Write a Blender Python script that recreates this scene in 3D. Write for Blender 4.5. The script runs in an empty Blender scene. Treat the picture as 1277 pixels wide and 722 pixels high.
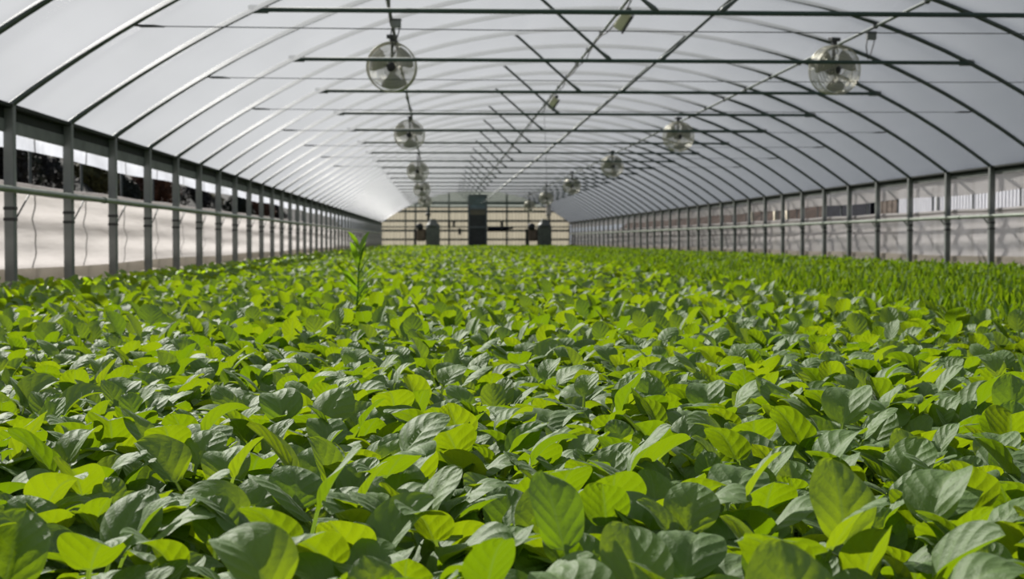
import bpy, math, random
import numpy as np
from math import sin, cos, pi, radians
from mathutils import Vector, Matrix

random.seed(7)
rng = np.random.default_rng(11)
SC = bpy.context.scene
COL = SC.collection

# ------------------------------------------------------------------ layout
CAM_Z = 0.48
XL, XR = -2.71, 6.49
XC = (XL + XR) / 2
HALF = (XR - XL) / 2
EAVE = CAM_Z + 0.85
RISE = 1.58
BAY = 1.5
Y0 = 9.6
N_LAST = 42
Y_END = Y0 + BAY * N_LAST


def arch_z(x, lift=0.0):
    d = min(1.0, abs(x - XC) / HALF)
    return EAVE + RISE * (1 - d ** 2.2) + lift


# ------------------------------------------------------------------ materials
def new_mat(name):
    m = bpy.data.materials.new(name)
    m.use_nodes = True
    nt = m.node_tree
    nt.nodes.clear()
    out = nt.nodes.new('ShaderNodeOutputMaterial')
    return m, nt, out


def N(nt, kind, **kw):
    n = nt.nodes.new(kind)
    for k, v in kw.items():
        setattr(n, k, v)
    return n


def principled(name, color, rough=0.5, metal=0.0, spec=0.5, var=0.12, scale=6.0, bump=0.0):
    """base colour broken up by a noise texture"""
    m, nt, out = new_mat(name)
    b = N(nt, 'ShaderNodeBsdfPrincipled')
    b.inputs['Roughness'].default_value = rough
    b.inputs['Metallic'].default_value = metal
    b.inputs['Specular IOR Level'].default_value = spec
    tc = N(nt, 'ShaderNodeTexCoord')
    no = N(nt, 'ShaderNodeTexNoise')
    no.inputs['Scale'].default_value = scale
    no.inputs['Detail'].default_value = 4
    nt.links.new(tc.outputs['Object'], no.inputs['Vector'])
    r = N(nt, 'ShaderNodeValToRGB')
    c = np.array(color)
    r.color_ramp.elements[0].position = 0.3
    r.color_ramp.elements[1].position = 0.7
    r.color_ramp.elements[0].color = (*np.clip(c * (1 - var), 0, 1), 1)
    r.color_ramp.elements[1].color = (*np.clip(c * (1 + var), 0, 1), 1)
    nt.links.new(no.outputs['Fac'], r.inputs['Fac'])
    nt.links.new(r.outputs['Color'], b.inputs['Base Color'])
    if bump:
        bp = N(nt, 'ShaderNodeBump')
        bp.inputs['Strength'].default_value = bump
        bp.inputs['Distance'].default_value = 0.02
        nt.links.new(no.outputs['Fac'], bp.inputs['Height'])
        nt.links.new(bp.outputs['Normal'], b.inputs['Normal'])
    nt.links.new(b.outputs['BSDF'], out.inputs['Surface'])
    return m


def film(name, color, clear, gloss, rough=0.3, tr=0.7, nscale=1.5, var=0.06, wrinkle=0.15, stretch=(1, 1, 1)):
    """plastic sheet: part clear, part scattering, a little gloss"""
    m, nt, out = new_mat(name)
    tc = N(nt, 'ShaderNodeTexCoord')
    mp = N(nt, 'ShaderNodeMapping')
    mp.inputs['Scale'].default_value = stretch
    nt.links.new(tc.outputs['Object'], mp.inputs['Vector'])
    no = N(nt, 'ShaderNodeTexNoise')
    no.inputs['Scale'].default_value = nscale
    no.inputs['Detail'].default_value = 5
    nt.links.new(mp.outputs['Vector'], no.inputs['Vector'])
    r = N(nt, 'ShaderNodeValToRGB')
    c = np.array(color)
    r.color_ramp.elements[0].position = 0.3
    r.color_ramp.elements[1].position = 0.7
    r.color_ramp.elements[0].color = (*np.clip(c * (1 - var), 0, 1), 1)
    r.color_ramp.elements[1].color = (*np.clip(c * (1 + var), 0, 1), 1)
    nt.links.new(no.outputs['Fac'], r.inputs['Fac'])
    bp = N(nt, 'ShaderNodeBump')
    bp.inputs['Strength'].default_value = wrinkle
    bp.inputs['Distance'].default_value = 0.05
    nt.links.new(no.outputs['Fac'], bp.inputs['Height'])
    t = N(nt, 'ShaderNodeBsdfTranslucent')
    d = N(nt, 'ShaderNodeBsdfDiffuse')
    g = N(nt, 'ShaderNodeBsdfGlossy')
    g.inputs['Roughness'].default_value = rough
    for s in (t, d):
        nt.links.new(r.outputs['Color'], s.inputs['Color'])
    for s in (t, d, g):
        nt.links.new(bp.outputs['Normal'], s.inputs['Normal'])
    m1 = N(nt, 'ShaderNodeMixShader')
    m1.inputs[0].default_value = tr
    nt.links.new(d.outputs[0], m1.inputs[1])
    nt.links.new(t.outputs[0], m1.inputs[2])
    m2 = N(nt, 'ShaderNodeMixShader')
    m2.inputs[0].default_value = gloss
    nt.links.new(m1.outputs[0], m2.inputs[1])
    nt.links.new(g.outputs[0], m2.inputs[2])
    tp = N(nt, 'ShaderNodeBsdfTransparent')
    m3 = N(nt, 'ShaderNodeMixShader')
    m3.inputs[0].default_value = clear
    nt.links.new(m2.outputs[0], m3.inputs[1])
    nt.links.new(tp.outputs[0], m3.inputs[2])
    nt.links.new(m3.outputs[0], out.inputs['Surface'])
    return m


def leaf_material(name, top, under, trans, vein, tfac=0.39, rough=0.62, spec=0.7, obj_rand=True, sheen=0.14):
    """leaf blade: UV x runs along the blade (negative on the stalk), UV y across it"""
    m, nt, out = new_mat(name)
    L = nt.links.new
    uv = N(nt, 'ShaderNodeUVMap', uv_map='UVMap')
    sp = N(nt, 'ShaderNodeSeparateXYZ')
    L(uv.outputs[0], sp.inputs[0])

    def mth(op, a, b=None, clamp=False):
        n = N(nt, 'ShaderNodeMath', operation=op, use_clamp=clamp)
        for i, v in enumerate((a, b)):
            if v is None:
                continue
            if isinstance(v, (int, float)):
                n.inputs[i].default_value = v
            else:
                L(v, n.inputs[i])
        return n.outputs[0]
    t = sp.outputs[0]
    a = mth('ABSOLUTE', mth('SUBTRACT', mth('MULTIPLY', sp.outputs[1], 2.0), 1.0))
    mid = mth('SUBTRACT', 1.0, mth('DIVIDE', a, 0.07), clamp=True)
    ph = mth('FRACT', mth('ADD', mth('SUBTRACT', mth('MULTIPLY', t, 5.0), mth('MULTIPLY', a, 1.9)), 10.0))
    dist = mth('ABSOLUTE', mth('SUBTRACT', ph, 0.5))
    side = mth('SUBTRACT', 1.0, mth('DIVIDE', dist, 0.07), clamp=True)
    side = mth('MULTIPLY', side, mth('SUBTRACT', 1.0, mth('MULTIPLY', a, 0.8)))
    veins = mth('MAXIMUM', mid, mth('MULTIPLY', side, 0.42))
    stalk = mth('LESS_THAN', t, 0.0)
    veins = mth('MAXIMUM', veins, stalk)
    # height for the bump: puffed between the veins
    puff = mth('MULTIPLY', mth('SINE', mth('MULTIPLY', mth('MINIMUM', mth('MULTIPLY', dist, 2.0), 1.0), pi / 2)),
               mth('MULTIPLY', a, 3.0, clamp=True))
    noi = N(nt, 'ShaderNodeTexNoise')
    noi.inputs['Scale'].default_value = 13.0
    noi.inputs['Detail'].default_value = 5
    L(uv.outputs[0], noi.inputs['Vector'])
    h = mth('ADD', mth('MULTIPLY', mth('SUBTRACT', 1.0, puff), -0.8), mth('MULTIPLY', noi.outputs['Fac'], 0.9))
    bp = N(nt, 'ShaderNodeBump')
    bp.inputs['Strength'].default_value = 0.5
    bp.inputs['Distance'].default_value = 0.0024
    L(h, bp.inputs['Height'])
    # per-leaf tint
    at = N(nt, 'ShaderNodeAttribute', attribute_name='tint')
    tint = at.outputs['Fac']
    if obj_rand:
        oi = N(nt, 'ShaderNodeObjectInfo')
        tint = mth('FRACT', mth('ADD', tint, oi.outputs['Random']))

    def mixc(f, c1, c2):
        n = N(nt, 'ShaderNodeMix', data_type='RGBA')
        if isinstance(f, (int, float)):
            n.inputs[0].default_value = f
        else:
            L(f, n.inputs[0])
        for i, c in ((6, c1), (7, c2)):
            if isinstance(c, tuple):
                n.inputs[i].default_value = (*c, 1)
            else:
                L(c, n.inputs[i])
        return n.outputs[2]
    topc = mixc(tint, top[0], top[1])
    geo = N(nt, 'ShaderNodeNewGeometry')
    body = mixc(geo.outputs['Backfacing'], topc, under)
    colr = mixc(mth('MULTIPLY', veins, 0.55), body, vein)
    trc = mixc(mth('MULTIPLY', veins, 0.4), mixc(tint, trans[0], trans[1]), vein)
    b = N(nt, 'ShaderNodeBsdfPrincipled')
    b.inputs['Roughness'].default_value = rough
    b.inputs['Specular IOR Level'].default_value = spec
    b.inputs['Sheen Weight'].default_value = sheen
    b.inputs['Sheen Roughness'].default_value = 0.4
    L(colr, b.inputs['Base Color'])
    L(bp.outputs[0], b.inputs['Normal'])
    tr = N(nt, 'ShaderNodeBsdfTranslucent')
    L(trc, tr.inputs['Color'])
    L(bp.outputs[0], tr.inputs['Normal'])
    mx = N(nt, 'ShaderNodeMixShader')
    mx.inputs[0].default_value = tfac
    L(b.outputs[0], mx.inputs[1])
    L(tr.outputs[0], mx.inputs[2])
    L(mx.outputs[0], out.inputs['Surface'])
    return m


M = {}
M['frame'] = principled('painted_steel', (0.085, 0.105, 0.095), 0.45, 0.3, var=0.2, scale=9)
M['post'] = principled('galvanised_post', (0.19, 0.20, 0.195), 0.55, 0.15, var=0.22, scale=5)
M['tie'] = principled('tie_pipe', (0.05, 0.082, 0.068), 0.65, 0.0, 0.3, var=0.15)
M['rail'] = principled('rail_pipe', (0.20, 0.23, 0.185), 0.4, 0.3, var=0.15)
M['plank'] = principled('eave_plank', (0.14, 0.15, 0.142), 0.7, var=0.25, scale=4, bump=0.2)
M['channel'] = principled('eave_channel', (0.008, 0.012, 0.009), 0.7, 0.0, 0.2, var=0.2)
M['black'] = principled('black_plastic', (0.02, 0.021, 0.022), 0.5)
M['darkmetal'] = principled('dark_metal', (0.05, 0.055, 0.055), 0.45, 0.5)
M['guard'] = principled('fan_guard_wire', (0.46, 0.45, 0.36), 0.4, 0.4)
M['blade'] = principled('fan_blade', (0.30, 0.30, 0.27), 0.4, 0.2)
M['cream'] = principled('cream_housing', (0.62, 0.60, 0.42), 0.5)
M['wire'] = principled('wire', (0.09, 0.10, 0.10), 0.7, 0.0, 0.2)
M['soil'] = principled('soil', (0.018, 0.013, 0.009), 0.9, var=0.4, scale=20, bump=0.6)
M['outground'] = principled('outside_ground', (0.16, 0.14, 0.10), 0.95, var=0.35, scale=0.8, bump=0.4)
M['kick'] = film('foot_sheet', (0.44, 0.40, 0.34), 0.02, 0.03, tr=0.6, nscale=3.0, stretch=(1, 0.5, 3), var=0.12)
M['roof_film'] = film('roof_film', (0.265, 0.275, 0.29), 0.43, 0.12, rough=0.22, tr=0.88, nscale=1.2, stretch=(1.5, 0.5, 1.5))
M['side_film'] = film('side_film', (0.52, 0.495, 0.485), 0.10, 0.05, rough=0.4, tr=0.6, nscale=2.0, stretch=(1, 0.4, 4), wrinkle=0.35)
M['clear_film'] = film('clear_strip_film', (0.60, 0.63, 0.70), 0.22, 0.06, tr=0.8, nscale=8, stretch=(1, 4, 0.3))
M['end_panel'] = film('end_wall_panel', (0.27, 0.25, 0.195), 0.03, 0.04, tr=0.5, nscale=1.0, stretch=(6, 1, 0.6), var=0.1)
M['end_top'] = film('end_wall_top', (0.20, 0.22, 0.20), 0.04, 0.04, tr=0.5, nscale=1.0, var=0.1)
M['glass'] = principled('blue_grey_glazing', (0.14, 0.19, 0.21), 0.25, 0.0, var=0.2)
M['dark_panel'] = principled('dark_door_panel', (0.035, 0.037, 0.037), 0.5, var=0.3)
M['door_grey'] = principled('door_frame_paint', (0.13, 0.145, 0.15), 0.5)
M['heater'] = principled('heater_sheet', (0.12, 0.13, 0.115), 0.5, 0.2, var=0.2)
M['rustbrown'] = principled('brown_duct', (0.14, 0.10, 0.075), 0.7, var=0.3)
M['white_wall'] = principled('white_corrugated', (0.64, 0.65, 0.70), 0.6, var=0.04)
M['shedwood'] = principled('weathered_wood', (0.06, 0.048, 0.040), 0.9, spec=0.1, var=0.5, scale=14)
M['container'] = principled('dark_blue_sheet', (0.010, 0.012, 0.020), 0.8, 0.0, 0.1, var=0.3)
M['bank'] = principled('earth_bank', (0.020, 0.013, 0.010), 0.95, spec=0.05, var=0.5, scale=2.5, bump=0.5)
M['hill'] = principled('hill_undergrowth', (0.016, 0.016, 0.010), 0.95, var=0.6, scale=1.2, bump=0.5)
M['bark'] = principled('bark', (0.05, 0.04, 0.03), 0.9, var=0.4, scale=12)
M['stake'] = principled('pale_stake', (0.55, 0.48, 0.33), 0.7)
M['duct'] = principled('white_duct', (0.62, 0.56, 0.52), 0.6)
for k, c in (('evergreen', (0.012, 0.018, 0.008)), ('olive', (0.075, 0.072, 0.018)), ('rust', (0.075, 0.030, 0.014)), ('dark', (0.014, 0.013, 0.011))):
    M[k] = principled('crown_' + k, c, 0.8, var=0.45, scale=3)
M['leaf'] = leaf_material('spinach_leaf', ((0.018, 0.050, 0.012), (0.042, 0.088, 0.026)), (0.10, 0.19, 0.03),
                          ((0.24, 0.41, 0.003), (0.41, 0.56, 0.005)), (0.22, 0.34, 0.08))
M['leaf_field'] = leaf_material('spinach_leaf_field', ((0.018, 0.050, 0.012), (0.042, 0.088, 0.026)), (0.10, 0.19, 0.03),
                                ((0.24, 0.41, 0.003), (0.41, 0.56, 0.005)), (0.22, 0.34, 0.08), obj_rand=False)
M['young'] = leaf_material('young_leaf', ((0.035, 0.11, 0.012), (0.06, 0.15, 0.016)), (0.10, 0.20, 0.02),
                           ((0.19, 0.34, 0.004), (0.30, 0.43, 0.006)), (0.16, 0.30, 0.04), obj_rand=False, sheen=0.05, rough=0.6, spec=0.3)
M['weed'] = leaf_material('weed_leaf', ((0.05, 0.13, 0.015), (0.07, 0.16, 0.02)), (0.11, 0.21, 0.03),
                          ((0.32, 0.58, 0.01), (0.42, 0.66, 0.01)), (0.25, 0.42, 0.08))


# ------------------------------------------------------------------ mesh building
class MB:
    def __init__(self):
        self.v, self.f = [], []

    def add(self, verts, faces):
        o = len(self.v)
        self.v += [tuple(p) for p in verts]
        self.f += [tuple(i + o for i in q) for q in faces]
        return self

    def box(self, x0, x1, y0, y1, z0, z1, c=0.004):
        """box with chamfered vertical and horizontal edges"""
        c = min(c, (x1 - x0) / 3, (y1 - y0) / 3, (z1 - z0) / 3)
        vs, idx = [], {}
        for sx in (0, 1):
            for sy in (0, 1):
                for sz in (0, 1):
                    X, Y, Z = (x0, x1)[sx], (y0, y1)[sy], (z0, z1)[sz]
                    ix, iy, iz = X + (c if sx == 0 else -c), Y + (c if sy == 0 else -c), Z + (c if sz == 0 else -c)
                    for ax, p in ((0, (X, iy, iz)), (1, (ix, Y, iz)), (2, (ix, iy, Z))):
                        idx[(sx, sy, sz, ax)] = len(vs)
                        vs.append(p)
        g = lambda a, b, d, ax: idx[(a, b, d, ax)]
        fs = []
        for s in (0, 1):
            fs.append([g(s, 0, 0, 0), g(s, 1, 0, 0), g(s, 1, 1, 0), g(s, 0, 1, 0)][::1 if s else -1])
            fs.append([g(0, s, 0, 1), g(0, s, 1, 1), g(1, s, 1, 1), g(1, s, 0, 1)][::1 if s else -1])
            fs.append([g(0, 0, s, 2), g(1, 0, s, 2), g(1, 1, s, 2), g(0, 1, s, 2)][::1 if s else -1])
        for a in (0, 1):
            for b in (0, 1):
                fs.append([g(a, b, 0, 0), g(a, b, 1, 0), g(a, b, 1, 1), g(a, b, 0, 1)][::1 if a != b else -1])
                fs.append([g(a, 0, b, 0), g(a, 1, b, 0), g(a, 1, b, 2), g(a, 0, b, 2)][::1 if a == b else -1])
                fs.append([g(0, a, b, 1), g(1, a, b, 1), g(1, a, b, 2), g(0, a, b, 2)][::1 if a != b else -1])
                for d in (0, 1):
                    fs.append([g(a, b, d, 0), g(a, b, d, 1), g(a, b, d, 2)])
        return self.add(vs, fs)

    def tube(self, pts, r, n=8, closed=False, cap=True):
        pts = [Vector(p) for p in pts]
        k = len(pts)
        rr = r if isinstance(r, (list, tuple)) else [r] * k
        vs, fs = [], []
        up = Vector((0, 0, 1))
        prev = None
        for i, p in enumerate(pts):
            if closed:
                t = (pts[(i + 1) % k] - pts[i - 1]).normalized()
            else:
                t = (pts[min(i + 1, k - 1)] - pts[max(i - 1, 0)]).normalized()
            if prev is None:
                a = t.cross(up)
                if a.length < 1e-3:
                    a = t.cross(Vector((1, 0, 0)))
            else:
                a = prev - t * prev.dot(t)
            a.normalize()
            prev = a
            b = t.cross(a)
            for j in range(n):
                an = 2 * pi * j / n
                vs.append(p + (a * cos(an) + b * sin(an)) * rr[i])
        for i in range(k if closed else k - 1):
            for j in range(n):
                i2 = (i + 1) % k
                fs.append((i * n + j, i * n + (j + 1) % n, i2 * n + (j + 1) % n, i2 * n + j))
        if cap and not closed:
            fs.append(tuple(range(n))[::-1])
            fs.append(tuple((k - 1) * n + j for j in range(n)))
        return self.add(vs, fs)

    def lathe(self, prof, n=24, axis='z', c=(0, 0, 0)):
        vs, fs = [], []
        for r, h in prof:
            for j in range(n):
                a = 2 * pi * j / n
                p = (r * cos(a), r * sin(a), h)
                if axis == 'y':
                    p = (r * cos(a), h, r * sin(a))
                vs.append((p[0] + c[0], p[1] + c[1], p[2] + c[2]))
        for i in range(len(prof) - 1):
            for j in range(n):
                fs.append((i * n + j, i * n + (j + 1) % n, (i + 1) * n + (j + 1) % n, (i + 1) * n + j))
        fs.append(tuple(range(n))[::-1])
        fs.append(tuple((len(prof) - 1) * n + j for j in range(n)))
        return self.add(vs, fs)

    def grid(self, fn, nu, nv):
        vs = [fn(i / nu, j / nv) for i in range(nu + 1) for j in range(nv + 1)]
        fs = [(i * (nv + 1) + j, (i + 1) * (nv + 1) + j, (i + 1) * (nv + 1) + j + 1, i * (nv + 1) + j + 1)
              for i in range(nu) for j in range(nv)]
        return self.add(vs, fs)

    def mesh(self, name, mat, smooth=False):
        me = bpy.data.meshes.new(name)
        me.from_pydata(self.v, [], self.f)
        me.materials.append(mat)
        if smooth:
            me.polygons.foreach_set('use_smooth', [True] * len(me.polygons))
        me.update()
        return me

    def build(self, name, mat, parent=None, smooth=False):
        o = bpy.data.objects.new(name, self.mesh(name, mat, smooth))
        COL.objects.link(o)
        o.parent = parent
        return o


def tag(o, label=None, cat=None, group=None, kind=None):
    if label:
        o['label'] = label
    if cat:
        o['category'] = cat
    if group:
        o['group'] = group
    if kind:
        o['kind'] = kind
    return o


def empty(name, loc=(0, 0, 0), rz=0.0):
    o = bpy.data.objects.new(name, None)
    o.empty_display_size = 0.05
    COL.objects.link(o)
    o.location = loc
    o.rotation_euler = (0, 0, rz)
    return o


def link_mesh(name, me, parent=None, loc=(0, 0, 0), rot=(0, 0, 0), sc=(1, 1, 1)):
    o = bpy.data.objects.new(name, me)
    COL.objects.link(o)
    o.parent = parent
    o.location, o.rotation_euler, o.scale = loc, rot, sc
    return o


def copy_tree(o, parent=None):
    c = o.copy()
    COL.objects.link(c)
    c.parent = parent
    for ch in [x for x in COL.objects if x.parent is o]:
        copy_tree(ch, c)
    return c


ONES = 'zeroth first second third fourth fifth sixth seventh eighth ninth tenth eleventh twelfth thirteenth fourteenth fifteenth sixteenth seventeenth eighteenth nineteenth'.split()


def ordinal(n):
    if n < 20:
        return ONES[n]
    tens = {2: 'twenty', 3: 'thirty', 4: 'forty', 5: 'fifty'}[n // 10]
    return tens + '-' + ONES[n % 10] if n % 10 else tens[:-1] + 'ieth'


# ------------------------------------------------------------------ setting: ground, roof film, side walls
o = MB().grid(lambda u, v: (XL - 0.3 + u * (XR - XL + 0.6), -3 + v * (Y_END + 3.4), 0.0), 12, 60).build('floor', M['soil'])
tag(o, 'dark soil floor of the greenhouse under the crop', kind='structure')
o = MB().grid(lambda u, v: (-60 + 140 * u, -20 + 190 * v, -0.03), 20, 20).build('ground', M['outground'])
tag(o, 'bare ground around the greenhouse', kind='structure')


# loose film: lifted in the middle of a bay, hanging below the pipe just before the next arch
_kx = np.array([0.0, 0.20, 0.44, 0.66, 0.87, 0.95, 1.0])
_ky = np.array([0.0, 0.045, 0.075, 0.000, -0.092, -0.050, 0.0])
FLAP_X = np.linspace(0, 1, 101)
FLAP_Y = np.interp(FLAP_X, _kx, _ky)
for _ in range(12):
    FLAP_Y[1:-1] = 0.25 * FLAP_Y[:-2] + 0.5 * FLAP_Y[1:-1] + 0.25 * FLAP_Y[2:]


def roof_mesh():
    mb = MB()
    nb = N_LAST + 8
    y_start = Y_END - nb * BAY
    na, per = 56, 20

    def fn(u, v):
        th = pi * u
        x = XC - (HALF + 0.03) * cos(th)
        x = max(XL - 0.03, min(XR + 0.03, x))
        y = y_start + v * nb * BAY
        ph = (v * nb) % 1.0
        edge = sin(th) ** 0.6 if 0 < u < 1 else 0
        q = max(0.0, min(1.0, (u - 0.59) / 0.2))
        q = q * q * (3 - 2 * q)
        flap = float(np.interp(ph, FLAP_X, FLAP_Y))
        bul = (flap * (1 - q) + 0.03 * q * 4 * ph * (1 - ph)) * edge
        d = min(1.0, abs(x - XC) / (HALF + 0.03))
        z = EAVE + 0.005 + (RISE + 0.02) * (1 - d ** 2.2)
        slope = (x - XC) / HALF
        return (x + bul * slope * 0.6, y, z + bul)
    mb.grid(fn, na, nb * per)
    return mb


o = roof_mesh().build('ceiling', M['roof_film'], smooth=True)
tag(o, 'translucent plastic film roof stretched over the arches', kind='structure')


def side_wall(name, x, out, lab):
    """curtain, rolled edge and a strip of film under the eave; open gap between"""
    w = empty(name)
    tag(w, lab, kind='structure')

    def curtain(u, v):
        y = 0 + u * Y_END
        z = 0.22 + v * 0.61
        cr = 0.016 * sin(v * 11 + 0.6 * sin(y * 0.7)) + 0.010 * sin(v * 23 + y * 0.5) + 0.012 * sin(y * 4.2) * (1 - v)
        return (x + out * (0.085 + cr), y, z)
    MB().grid(curtain, 320, 18).build('curtain_film', M['side_film'], w, True)
    pts = [(x + out * 0.085, y, 0.835 + 0.006 * sin(y * 2.1)) for y in np.linspace(0, Y_END, 100)]
    MB().tube(pts, 0.026, 10).build('rolled_edge', M['side_film'], w, True)
    zt, zb = (1.19, 1.075) if out < 0 else (1.27, 1.045)

    def strip(u, v):
        y = 0 + u * Y_END
        z = zb + v * (zt - zb) + (1 - v) * 0.012 * sin(y * 1.3)
        return (x + out * (0.07 + 0.008 * sin(y * 6 + v * 2)), y, z)
    MB().grid(strip, 300, 3).build('upper_film', M['clear_film'] if out < 0 else M['side_film'], w, True)
    def foot(u, v):
        y = u * Y_END
        return (x + out * (0.06 + 0.008 * sin(y * 1.7 + v * 3)), y, v * (0.285 + 0.008 * sin(y * 0.9)))
    b = MB().grid(foot, 160, 4).build('baseboard_left' if out < 0 else 'baseboard_right', M['kick'], None, True)
    tag(b, 'tan plastic sheet along the foot of the side curtain', kind='structure')


side_wall('wall_left', XL, -1, 'white roll-up plastic curtain wall on the side with the trees')
side_wall('wall_right', XR, 1, 'white roll-up plastic curtain wall on the side facing the white building')

for nm, x, s in (('trim_1', XL, 1), ('trim_2', XR, -1)):
    mb = MB()
    # channel section: web plus two flanges
    mb.box(x - 0.03, x + 0.03, 0, Y_END, EAVE - 0.015, EAVE + 0.012)
    mb.box(x - s * 0.03 - 0.006, x - s * 0.03 + 0.006, 0, Y_END, EAVE - 0.082, EAVE - 0.013)
    o = mb.build(nm, M['channel'])
    tag(o, 'dark steel eave channel along the top of the posts', kind='structure')
o = MB().box(XL - 0.045, XL - 0.02, 0, Y_END, EAVE - 0.165, EAVE - 0.082).build('trim_3', M['plank'])
tag(o, 'grey plank under the eave channel', kind='structure')
o = MB().box(XR + 0.02, XR + 0.045, 0, Y_END, EAVE - 0.085, EAVE - 0.045).build('trim_4', M['plank'])
tag(o, 'grey plank under the eave channel', kind='structure')


# ------------------------------------------------------------------ arch frames
def hoop_pts(n=40):
    pts = []
    for i in range(n + 1):
        x = XC - HALF * cos(pi * i / n)
        pts.append((x - XC, 0, arch_z(x) - 0.002))
    return pts


hoop_me = MB().tube(hoop_pts(), 0.021, 8).mesh('hoop', M['frame'], True)
post_me = MB().box(-0.033, 0.033, -0.033, 0.033, 0, EAVE + 0.02, 0.006).mesh('post', M['post'])
mb = MB().box(-0.02, 0.02, 0.033, 0.066, 0.56, 0.71, 0.004)
mb.box(-0.036, 0.036, -0.037, 0.037, 0.60, 0.62, 0.002).box(-0.036, 0.036, -0.037, 0.037, 0.67, 0.69, 0.002)
clamp_me = mb.mesh('clamp', M['black'])
brace_l = MB().tube([(0.0, 0.05, 0.58), (0.03, 0.16, 0.69), (0.045, 0.27, 0.775)], 0.006, 6).mesh('brace', M['wire'], True)
brace_r = MB().tube([(0, 0.05, 0.62), (-0.01, 0.10, 0.68), (-0.02, 0.18, 0.735), (-0.03, 0.30, 0.752), (-0.03, 0.42, 0.752)], 0.011, 7).mesh('brace', M['rail'], True)
sleeve_me = MB().lathe([(0.030, -0.05), (0.030, 0.05)], 12).mesh('sleeve', M['frame'], True)
for i in range(-1, N_LAST + 1):
    a = empty('arch_frame', (XC, Y0 + BAY * i, 0))
    k = i + 2
    if i == -1:
        lab = 'dark steel arch closest to the camera, crossing the upper left corner'
    elif k <= 26:
        lab = f'steel roof arch on grey posts, {ordinal(k)} arch counted back from the camera'
    else:
        lab = 'distant steel arch in the crowded run just before the end wall'
    tag(a, lab, 'arch', 'steel arches of the greenhouse' if k <= 26 else 'distant steel arches before the end wall')
    link_mesh('hoop', hoop_me, a)
    for s, br in ((-1, brace_l), (1, brace_r)):
        p = link_mesh('post', post_me, a, (s * HALF, 0, 0))
        if i < 30:
            link_mesh('clamp', clamp_me, p)
            link_mesh('brace', br, p)

# side rails
for x, z, lab in ((XL + 0.058, CAM_Z + 0.315, 'green-grey steel rail along the posts on the tree side'),
                  (XR - 0.058, CAM_Z + 0.275, 'green-grey steel rail along the posts on the white building side')):
    r = empty('side_rail', (x, 0, 0))
    tag(r, lab, 'rail')
    MB().tube([(0, y, z) for y in np.linspace(0, Y_END - 0.3, 30)], 0.022, 10).build('pipe', M['rail'], r, True)
    for y in (12.0, 18.0, 24.0, 30.0, 36.0):
        MB().tube([(0, y - 0.04, z), (0, y + 0.04, z)], 0.027, 10).build('coupling', M['rail'], r, True)

# thin stakes outside the curtain
for s, x, n in ((-1, XL - 0.13, 16), (1, XR + 0.13, 12)):
    for i in range(n):
        y = Y0 + BAY * (i if s < 0 else i + 5) - 0.55
        st = MB().tube([(0, 0, 0), (0, 0, 1.26)], 0.011, 6).build('curtain_stake', M['wire'], None, True)
        st.location = (x, y, 0)
        side = 'tree side' if s < 0 else 'white building side'
        tag(st, f'thin steel stake behind the curtain on the {side}, {ordinal(i + 1)} from the camera', 'stake', 'thin curtain stakes')

# ------------------------------------------------------------------ cross ties with V struts
TIE_Z = CAM_Z + 1.70
TX = HALF - 1.37
tie_me = MB().tube([(-TX, 0, 0), (TX, 0, 0)], 0.019, 10).mesh('pipe', M['tie'], True)


def flat_end(s):
    mb = MB()
    x0, x1 = TX - 0.10, TX + 0.05
    mb.box(min(s * x0, s * x1), max(s * x0, s * x1), -0.008, 0.012, -0.028, 0.034, 0.004)
    mb.tube([(s * (TX + 0.01), -0.03, 0.01), (s * (TX + 0.01), 0.03, 0.01)], 0.009, 8)
    return mb.mesh('end_clamp', M['frame'])


ends = [flat_end(-1), flat_end(1)]


def strut(s):
    x0, x1 = s * 0.235, s * 1.0
    z1 = arch_z(XC + x1) - TIE_Z - 0.01
    mb = MB().tube([(x0, 0.0, 0.0), (x0 + s * 0.03, 0, 0.03), (x0 + s * 0.10, 0, 0.085), (x1 - s * 0.05, 0, z1 - 0.04), (x1, 0, z1)],
                   [0.020, 0.022, 0.015, 0.015, 0.018], 8)
    return mb.mesh('strut', M['frame'], True)


struts = [strut(-1), strut(1)]
odd = list(range(1, N_LAST, 2))
for k, i in enumerate(odd):
    t = empty('cross_tie', (XC, Y0 + BAY * i, TIE_Z))
    if k < 13:
        lab = 'long green steel cross tie under the roof with two short struts, ' + ordinal(k + 1) + ' from the camera'
        if k == 0:
            lab = 'long green steel cross tie at the top edge, closest to the camera'
        gp = 'cross ties under the roof'
    else:
        lab = 'distant cross tie among the tight stack of ties near the end wall'
        gp = 'distant cross ties near the end wall'
    tag(t, lab, 'tie bar', gp)
    link_mesh('pipe', tie_me, t)
    for e in ends:
        link_mesh('end_clamp', e, t)
    for e in struts:
        link_mesh('strut', e, t)

# thin tension wires on the arches between
WX = HALF - 0.78
for k, i in enumerate(range(0, 14, 2)):
    z = arch_z(XC + WX) - 0.02
    w = empty('tension_wire', (XC, Y0 + BAY * i, z))
    tag(w, f'thin wire strung across the roof, {ordinal(k + 1)} wire from the camera', 'wire', 'thin wires across the roof')
    MB().tube([(x, 0, -0.012 * (1 - (x / WX) ** 2)) for x in np.linspace(-WX, WX, 15)], 0.0035, 6).build('strand', M['wire'], w, True)
    for s in (-1, 1):
        MB().tube([(s * (WX - 0.20), 0, -0.004), (s * (WX - 0.13), 0, 0.0), (s * (WX - 0.05), 0, 0.0), (s * (WX + 0.01), 0, 0.012)],
                  [0.005, 0.010, 0.010, 0.006], 6).build('turnbuckle', M['darkmetal'], w, True)

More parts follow.
